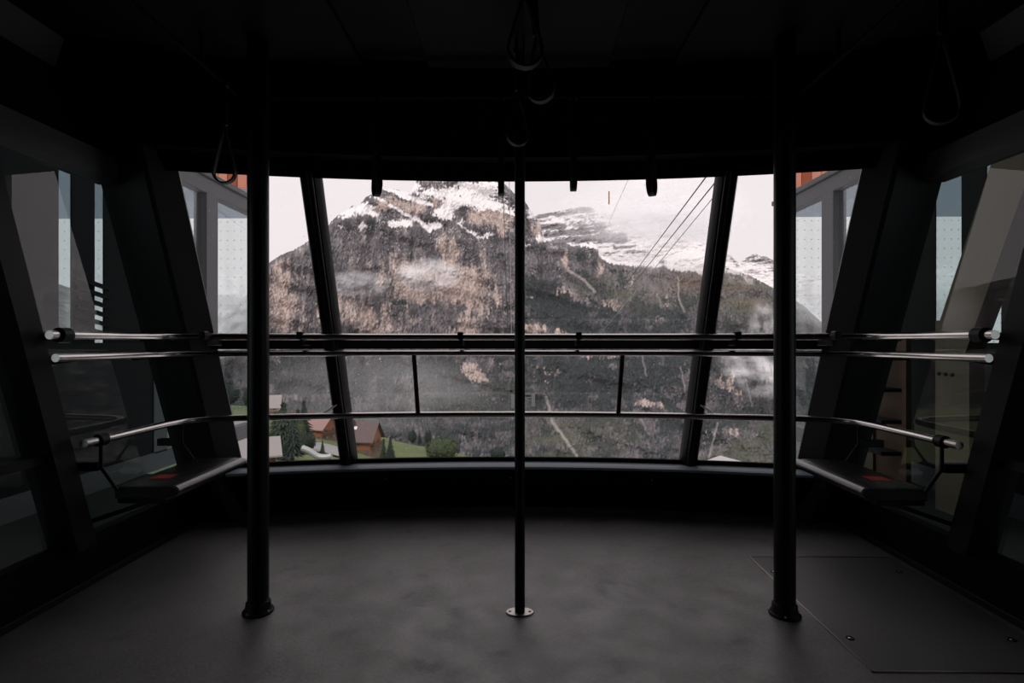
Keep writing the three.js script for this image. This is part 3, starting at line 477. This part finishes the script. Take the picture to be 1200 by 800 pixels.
/* ------------------------------------------------------------------ mist drifting along the walls */
const mistMat = new THREE.MeshStandardMaterial({ color: lin(0.9, 0.9, 0.92), vertexColors: true, transparent: true, roughness: 1, depthWrite: false, side: THREE.DoubleSide });
function mist(name, label, x0, x1, y0, y1, strength, gap, layers, sd, opt = {}) {
  const t = thing(name, label, 'cloud', 'mist and cloud', 'stuff');
  for (let L = 0; L < layers; L++) {
    const NX = 56, NY = 40, pos = [], col = [], idx = [];
    for (let i = 0; i <= NX; i++) for (let j = 0; j <= NY; j++) {
      const u = i / NX * 2 - 1, v = j / NY * 2 - 1, sh = (opt.slant ?? 0) * v, x = lerp(x0, x1, (u + 1) / 2) + sh, y = lerp(y0, y1, (v + 1) / 2);
      const e = Math.max(0, 1 - Math.hypot(u, v)), f = fbm(u * 1.6 + sd, v * 1.6 * (opt.vy ?? 1) + L * 2.1, sd + L * 3.7, 5);
      const Zb = opt.Z ?? (depthA(x, Math.max(y, skyA(x)), skyA(x)) - gap), Z = Zb - 60 * L * (opt.step ?? 1) - 80 * e;
      const a = clamp(sstep(0, 0.55, e) * (opt.wisp ? 0.32 + 2.4 * f : 0.55 + 1.5 * f)) * strength;
      pos.push((x - CX) / F * Z, EYE - (y - CY) / F * Z, -Z); col.push(1, 1, 1, a);
    }
    for (let i = 0; i < NX; i++) for (let j = 0; j < NY; j++) { const a = i * (NY + 1) + j, b = a + NY + 1; idx.push(a, a + 1, b, b, a + 1, b + 1); }
    const g = new THREE.BufferGeometry(); g.setAttribute('position', new THREE.Float32BufferAttribute(pos, 3)); g.setAttribute('color', new THREE.Float32BufferAttribute(col, 4)); g.setIndex(idx); g.computeVertexNormals();
    const m = part('cloud_layer', g, mistMat, t); m.castShadow = false; m.userData.kind = 'stuff';
  }
}
mist('cloud_wisp', 'bright wisp of mist over the tan patch of the rock wall', 455, 548, 300, 346, 0.32, 40, 3, 3.1);
mist('cloud_wisp', 'thin grey wisp of mist right of the left window pillar', 365, 470, 314, 350, 0.24, 40, 2, 7.7);
mist('cloud_bank', 'cloud hiding the top of the snowy range', 640, 900, 196, 300, 0.5, 0, 4, 11.3, { Z: 4050 });
mist('cloud_bank', 'thick pale cloud behind the right window pillar', 700, 880, 215, 288, 0.6, 0, 2, 15.3, { Z: 3950 });
mist('cloud_wisp', 'pale column of mist rising at the right edge of the front window', 872, 932, 345, 480, 0.36, 90, 3, 19.9, { slant: 10, vy: 2.4, wisp: 1 });
mist('cloud_wisp', 'thin slanting wisp of mist over the lower right gully', 838, 925, 395, 470, 0.3, 60, 3, 24.2, { slant: 16, vy: 2, wisp: 1 });
mist('cloud_bank', 'swirling cloud seen through the left station glazing', 60, 322, 296, 440, 0.85, 120, 4, 29.5);
mist('cloud_bank', 'swirling cloud seen through the right station glazing', 905, 1200, 300, 400, 0.75, 120, 4, 33.5);
mist('cloud_wisp', 'faint haze low against the forest on the left', 250, 600, 400, 520, 0.08, 80, 2, 41.5);

/* ------------------------------------------------------------------ hamlet on the terrace */
const sil = (x) => pl([[-400, 478], [150, 478], [260, 474], [300, 476], [330, 482], [360, 489], [385, 493], [400, 497], [425, 503], [440, 508], [457, 514], [470, 518], [490, 522], [510, 525], [530, 529], [550, 534], [565, 538], [590, 550], [640, 575], [760, 610], [900, 640], [1100, 660]], x);
const meadowPy = (x, Z) => { const s = sil(x) + 0.7 * nz(x * 0.06, 3); return Z >= 260 ? s + (Z - 260) * 0.9 : Z >= 150 ? s + (260 - Z) / 110 * 34 : s + 34 + (150 - Z) / 90 * 60; };
const groundY = (px, Z) => EYE - (meadowPy(px, Z) - CY) / F * Z;
{
  const X = [], Zs = []; for (let x = -400; x <= 900; x += 3) X.push(x); for (let z = 55; z <= 300; z += 3.5) Zs.push(z);
  const pos = [], col = [], idx = [], n = Zs.length;
  for (const x of X) for (const z of Zs) { const y = groundY(x, z), wx = (x - CX) / F * z; pos.push(wx, y + 0.3 * fbm(wx * 0.15, z * 0.15, 2), -z); const f = fbm(wx * 0.25, z * 0.25, 5, 4), b = fbm(wx * 0.05, z * 0.09, 8, 3), k = 0.85 + 0.6 * f; col.push((0.115 + 0.05 * b) * k, (0.15 + 0.025 * b) * k, 0.05 * k); }
  for (let i = 0; i < X.length - 1; i++) for (let j = 0; j < n - 1; j++) { const a = i * n + j, b = a + n; idx.push(a, b, a + 1, b, b + 1, a + 1); }
  const g = new THREE.BufferGeometry(); g.setAttribute('position', new THREE.Float32BufferAttribute(pos, 3)); g.setAttribute('color', new THREE.Float32BufferAttribute(col, 3)); g.setIndex(idx); g.computeVertexNormals();
  const m = single('meadow', g, rockMat, 'green alpine meadow falling away to the right', 'meadow', null, 'structure'); m.userData.kind = 'structure';
}
const H = {
  base: std(lin(0.16, 0.1, 0.07), 0.9), dull: std(lin(0.13, 0.135, 0.14), 0.7), canvas: std(lin(0.42, 0.41, 0.41), 0.8),
  wood: std(lin(0.24, 0.10, 0.045), 0.85), woodDark: std(lin(0.10, 0.05, 0.03), 0.85), plaster: std(lin(0.42, 0.37, 0.34), 0.9), greyRoof: std(lin(0.30, 0.275, 0.275), 0.85), brownRoof: std(lin(0.125, 0.095, 0.09), 0.85), pinkRoof: std(lin(0.29, 0.185, 0.175), 0.85), pane: std(lin(0.10, 0.11, 0.12), 0.15), red: std(lin(0.5, 0.03, 0.02), 0.7), asphalt: std(lin(0.27, 0.27, 0.28), 0.9), white: std(lin(0.75, 0.73, 0.72), 0.7), silver: std(lin(0.36, 0.375, 0.385), 0.45, 0.3), greyWall: std(lin(0.2, 0.22, 0.21), 0.9),
};
function chalet(name, label, px, Z, w, d, wh, rh, turn, wall, roof, opt = {}) {
  const t = thing(name, label, 'house', 'chalets on the terrace'); const p = at(px, 0, Z); t.position.set(p.x, groundY(px, Z) + (opt.lift ?? 0), p.z); t.rotation.y = turn;
  // ridge along x; gable walls at the x ends
  const gab = [V(0, -1, -d / 2), V(0, wh, -d / 2), V(0, wh + rh, 0), V(0, wh, d / 2), V(0, -1, d / 2)];
  part('walls', loft([-w / 2, w / 2].map((x) => gab.map((q) => V(x, q.y, q.z)))), wall, t);
  const ov = opt.overhang ?? 1.1, sl = rh / (d / 2);
  for (const s of [-1, 1]) { const e = d / 2 + ov, y1 = wh - sl * ov; part('roof_slope', loft([-w / 2 - ov, w / 2 + ov].map((x) => [V(x, wh + rh + 0.05, 0), V(x, wh + rh + 0.35, 0), V(x, y1 + 0.35, s * e), V(x, y1 + 0.05, s * e)])), roof, t); }
  part('base', box(-w / 2 - 0.05, w / 2 + 0.05, -1.2, wh * 0.35, -d / 2 - 0.05, d / 2 + 0.05), opt.base ?? H.base, t);
  if (opt.chimney !== false) part('chimney', box(w * opt.cx - 0.45 || -w * 0.3, (w * opt.cx + 0.45) || (-w * 0.3 + 0.9), wh + rh * 0.45, wh + rh + 0.9, d * 0.1, d * 0.1 + 0.9), H.woodDark, t);
  const win = (x, y, z, rot) => { const f = part('window', new THREE.BoxGeometry(1.1, 1.2, 0.12).rotateY(rot).translate(x, y, z), H.base, t); part('pane', new THREE.BoxGeometry(0.85, 0.95, 0.16).rotateY(rot).translate(x, y, z), H.pane, f); };
  const n = Math.max(2, Math.round(w / 3.2)); for (let i = 0; i < n; i++) { const x = (i + 0.5) / n * w - w / 2; win(x, wh * 0.72, d / 2 + 0.03, 0); win(x, wh * 0.2, d / 2 + 0.08, 0); }
  for (const s of [-1, 1]) for (const z of [-d * 0.22, d * 0.22]) { win(s * (w / 2 + 0.03), wh * 0.75, z, Math.PI / 2); win(s * (w / 2 + 0.08), wh * 0.2, z, Math.PI / 2); }
  if (opt.balcony) { const b = part('balcony', box(w / 2, w / 2 + 1.3, wh * 0.45, wh * 0.52, -d / 2, d / 2 + 0.6), H.woodDark, t); part('balcony_rail', box(w / 2 + 1.2, w / 2 + 1.3, wh * 0.52, wh * 0.72, -d / 2, d / 2 + 0.6), H.woodDark, b); }
  if (opt.skylight) part('skylight', new THREE.BoxGeometry(1.0, 0.12, 1.1).rotateX(Math.atan(sl)).translate(-w * 0.2, wh + rh * 0.55 + 0.42, d / 2 * 0.45), H.white, t);
  return t;
}
chalet('chalet', 'dark roofed timber chalet with a skylight right of the left pillar', 425, 170, 8.2, 8.5, 5.0, 4.4, -0.12, H.wood, H.brownRoof, { balcony: true, skylight: true, cx: -0.32 });
chalet('chalet', 'pinkish roofed timber chalet left of the left pillar', 374, 190, 8.5, 8, 4.4, 3.4, -0.35, H.wood, H.pinkRoof, { balcony: true, chimney: false, lift: -0.4 });
chalet('chalet', 'grey roofed barn beside the thick left pole', 302, 100, 5, 5, 2.6, 2.0, 0.5, H.woodDark, H.greyRoof, { chimney: false, lift: -0.2 });
chalet('chalet', 'white plastered house with red shutters behind the conifers', 352, 225, 8, 6, 3.2, 1.8, 0.2, H.plaster, H.woodDark, { chimney: false });
chalet('chalet', 'far grey roofed house beyond the conifers beside the thick pole', 313, 240, 9, 8, 3.6, 4, 0.3, H.plaster, H.greyRoof, { chimney: false });
chalet('chalet', 'pale house seen through the left corner window', 281, 120, 7, 6, 4, 2.2, 0.3, H.greyWall, H.greyRoof, { chimney: false });
chalet('chalet', 'grey roofed house outside the window at the left picture edge', -20, 62, 7, 6, 4.2, 2.6, 0.3, H.plaster, H.greyRoof, { chimney: false, lift: 2.5 });
{
  const t = thing('parking_lot', 'pale grey tarmac yard in front of the chalets', 'yard', null, 'structure'); const g = [];
  for (let i = 0; i < 6; i++) for (let j = 0; j < 6; j++) { const q = (a, b) => { const px = lerp(352, 402, a / 6), Z = lerp(140, 165, b / 6); return at(px, 0, Z).setY(groundY(px, Z) + 0.45); }; const A = q(i, j), B = q(i + 1, j), C = q(i + 1, j + 1), D = q(i, j + 1); const b = new THREE.BufferGeometry(); b.setAttribute('position', new THREE.Float32BufferAttribute([A, B, C, A, C, D].flatMap((p) => [p.x, p.y, p.z]), 3)); b.computeVertexNormals(); g.push(b); }
  part('tarmac', g, H.asphalt, t);
}
single('pipe', tube([at(353, 525, 112), at(361, 528.5, 112), at(372, 535, 112), at(379, 536, 112), at(388, 535, 112)], 0.62, 24, 16), H.silver, 'bent silver pipe lying in the tarmac yard', 'pipe');
{
  const t = thing('tent', 'white pitched tent roof at the bottom right of the window', 'tent');
  const Z = 40, p = at(850, 545, Z), g = new THREE.BufferGeometry(), q = [at(815, 543, Z), at(843, 533, Z + 1), at(880, 543, Z), at(850, 552, Z - 3), at(850, 548, Z + 5)];
  g.setAttribute('position', new THREE.Float32BufferAttribute([0, 3, 1, 3, 2, 1, 2, 4, 1, 4, 0, 1, 0, 2, 3, 0, 4, 2].flatMap((i) => [q[i].x, q[i].y, q[i].z]), 3)); g.computeVertexNormals();
  part('canvas', g, H.canvas, t); for (const i of [0, 2, 3]) part('tent_pole', rod(q[i], q[i].clone().add(V(0, -2.5, 0)), 0.05), H.silver, t);
}
// conifers and leafy trees
const leaf = [std(lin(0.028, 0.045, 0.028), 0.9), std(lin(0.05, 0.07, 0.03), 0.9), std(lin(0.022, 0.036, 0.028), 0.9)];
const bark = std(lin(0.06, 0.045, 0.035), 0.9);
function coniferGeo(sd) {
  const g = [], tiers = 13; let s = sd;
  const r = () => { s = (s * 16807) % 2147483647; return s / 2147483647; };
  for (let k = 0; k < tiers; k++) {
    const t = k / tiers, y = 0.08 + t * 0.84, R = 0.22 * Math.pow(1 - t, 0.85) + 0.012, n = Math.max(7, Math.round(20 * (1 - t * 0.6)));
    for (let i = 0; i < n; i++) { const a = (i + r() * 0.8) / n * Math.PI * 2, L = R * (0.65 + 0.5 * r()), w = 0.035 + 0.02 * (1 - t), dy = -0.05 - 0.04 * r(); const c = Math.cos(a), q = Math.sin(a), tip = [c * L, y + dy, q * L], A = [-q * w, y + 0.02, c * w], B = [q * w, y + 0.02, -c * w], C = [0, y + 0.075, 0], D = [c * L * 0.5, y - 0.035, q * L * 0.5];
      const b = new THREE.BufferGeometry(); b.setAttribute('position', new THREE.Float32BufferAttribute([...A, ...tip, ...C, ...C, ...tip, ...B, ...A, ...D, ...tip, ...D, ...B, ...tip], 3)); b.computeVertexNormals(); g.push(b); }
  }
  return merge(g);
}
const conifers = [coniferGeo(77), coniferGeo(991), coniferGeo(4242)], trunkGeo = new THREE.CylinderGeometry(0.012, 0.025, 0.4, 7).translate(0, 0.14, 0);
function leafyGeo(sd) {
  const g = []; let s = sd; const r = () => { s = (s * 16807) % 2147483647; return s / 2147483647; };
  g.push(new THREE.IcosahedronGeometry(0.44, 3));
  for (let i = 0; i < 1500; i++) { const z = r() * 2 - 1, a = r() * 6.283, q = Math.sqrt(1 - z * z), d = V(q * Math.cos(a), z, q * Math.sin(a)), R = 0.44 + 0.06 * r() + 0.05 * fbm(d.x * 3, d.y * 3, d.z * 3 + sd, 2), p = d.clone().multiplyScalar(R), w = 0.03 + 0.025 * r(); const b = new THREE.BufferGeometry(), j = () => (r() - 0.5) * 2 * w; b.setAttribute('position', new THREE.Float32BufferAttribute([p.x + j(), p.y + j(), p.z + j(), p.x + j(), p.y + j(), p.z + j(), p.x + j(), p.y + j(), p.z + j()], 3)); b.computeVertexNormals(); g.push(b); }
  return merge(g);
}
const crowns = [leafyGeo(31), leafyGeo(517)];
function conifer(px, pyTop, pyBot, Z, label, v = 0, fat = 1) {
  const t = thing('conifer', label, 'tree', 'conifers'), h = (pyBot - pyTop) / F * Z, p = at(px, pyBot, Z); t.position.copy(p); t.scale.set(h * fat, h, h * fat); t.rotation.y = px;
  part('foliage', conifers[v % 3], leaf[v % 3 === 1 ? 2 : 0], t); part('trunk', trunkGeo, bark, t);
}
function leafy(px, pyTop, pyBot, wpx, Z, label, v = 0, m = 1) {
  const t = thing('leafy_tree', label, 'tree', 'leafy trees'), h = (pyBot - pyTop) / F * Z, w = wpx / F * Z; t.position.copy(at(px, pyBot, Z)); t.scale.set(w, h, w); t.rotation.y = px;
  part('foliage', crowns[v % 2].clone().translate(0, 0.48, 0), leaf[m], t); part('trunk', new THREE.CylinderGeometry(0.03, 0.05, 0.3, 7).translate(0, 0.05, 0), bark, t);
}
conifer(331, 466, 536, 118, 'tallest broad conifer close to the thick left pole', 0, 1.5);
conifer(342, 484, 536, 116, 'broad conifer right of the tallest one by the pole', 1, 1.6);
conifer(321, 480, 520, 150, 'conifer half hidden by the thick left pole', 2, 1.5);
conifer(355, 466, 512, 165, 'slender conifer rising behind the pinkish chalet', 1, 1.3);
conifer(377, 514, 534, 120, 'small upright conifer in the tarmac yard', 0, 1.0);
leafy(361, 507, 528, 16, 140, 'dark round shrub beside the silver pipe', 0, 2);
leafy(351, 492, 528, 15, 150, 'olive tree between the conifers and the pinkish chalet', 1, 1);
conifer(348, 476, 522, 160, 'conifer standing between the tall trees and the slender one', 0, 1.5);
leafy(327, 480, 506, 12, 150, 'yellowish tree behind the tall conifers', 0, 1);
conifer(449, 512, 538, 130, 'left of two young conifers beside the dark roofed chalet', 0, 1.1);
conifer(457, 509, 538, 130, 'right of two young conifers beside the dark roofed chalet', 1, 1.2);
leafy(518.5, 512, 539, 40, 110, 'big round bush in the middle of the meadow', 1, 1);
for (const [x, a, b, w, what] of [[483, 504, 519, 10, 'left of three trees on the meadow edge above the round bush'], [502, 504, 521, 9, 'right of three trees on the meadow edge above the round bush']]) leafy(x, a, b, w, 230, what, 0, 2);
conifer(491.5, 505, 520, 230, 'pointed middle tree of three on the meadow edge', 2, 1.2);
conifer(439.5, 494, 505, 240, 'small conifer on the ridge above the dark roof', 0, 1.3);
conifer(419, 495, 503, 240, 'tiny conifer behind the dark roof', 1, 1.6);
conifer(447, 502, 509, 240, 'tiny dark conifer on the meadow edge', 2, 1.6);
conifer(459, 506, 513, 240, 'lone tiny conifer halfway down the meadow edge', 0, 1.3);
leafy(583, 523, 541, 18, 150, 'dark tree at the window bottom left of the centre pole', 1, 2);
leafy(374, 494, 505, 16, 235, 'low bush behind the pinkish roof', 0, 2);
for (const [x, a, b, w] of [[266, 448, 475, 24], [293, 452, 478, 18]]) leafy(x, a, b, w, 200, x < 280 ? 'hazy tree left of the thick pole in the corner window' : 'hazy tree right behind the thick left pole', 0, 2);
leafy(6, 490, 530, 16, 50, 'dark tree left outside the window at the left picture edge', 0, 2); conifer(26, 470, 545, 50, 'dark conifer outside the window at the left picture edge', 1, 1.1);

/* ------------------------------------------------------------------ ropeway */
const ropeMat = std(lin(0.05, 0.05, 0.055), 0.7), ropePale = std(lin(0.3, 0.3, 0.31), 0.6);
function rope(a, b, r, m, label) { single('cable', rod(a, b, r, 6), m, label, 'cable', 'ropeway cables'); }
rope(at(843, 186, 26), at(700, 377, 620), 0.036, ropeMat, 'leftmost of three ropeway cables slanting across the right pane');
rope(at(860, 186, 26), at(703, 381, 620), 0.036, ropeMat, 'middle of three ropeway cables slanting across the right pane');
rope(at(873, 186, 26), at(648, 458, 420), 0.028, ropePale, 'pale rightmost of three ropeway cables slanting across the right pane');
rope(at(743, 195, 30), at(707, 275, 140), 0.016, ropePale, 'faint thin cable above the snowy range');
rope(at(588.5, 190, 9), at(596.5, 430, 9), 0.006, ropeMat, 'thin dark rope left of the centre pole');
rope(at(596.5, 190, 9), at(599.5, 402, 9), 0.005, ropePale, 'thin pale rope close beside the centre pole');
{
  const Z = 280, t = thing('pylon', 'slender lattice ropeway pylon behind the centre pole', 'pylon'), base = at(620, 590, Z); t.position.copy(base);
  const L = (px, py) => at(px, py, Z).sub(base);
  part('cross_arm', [rod(L(597, 463), L(628, 461), 0.22), rod(L(598, 467), L(627, 465), 0.2), box(L(599, 0).x, L(603, 0).x, L(0, 478).y, L(0, 462).y, -0.4, 0.4), box(L(623, 0).x, L(627, 0).x, L(0, 476).y, L(0, 461).y, -0.4, 0.4)], H.dull, t);
  for (const s of [-1, 1]) part('leg', rod(L(615 + s * 1.2, 466), L(619.5 + s * 2.4, 590), 0.2), H.dull, t);
  const br = []; for (let k = 0; k < 16; k++) { const f = (y, s) => L(lerp(615, 619.5, (y - 466) / 124) + s * lerp(1.2, 2.4, (y - 466) / 124), y), y = 468 + k * 7.5; br.push(rod(f(y, k % 2 ? 1 : -1), f(y + 7.5, k % 2 ? -1 : 1), 0.14, 6)); }
  part('lattice', br, H.dull, t);
}

renderer.render(scene, camera);
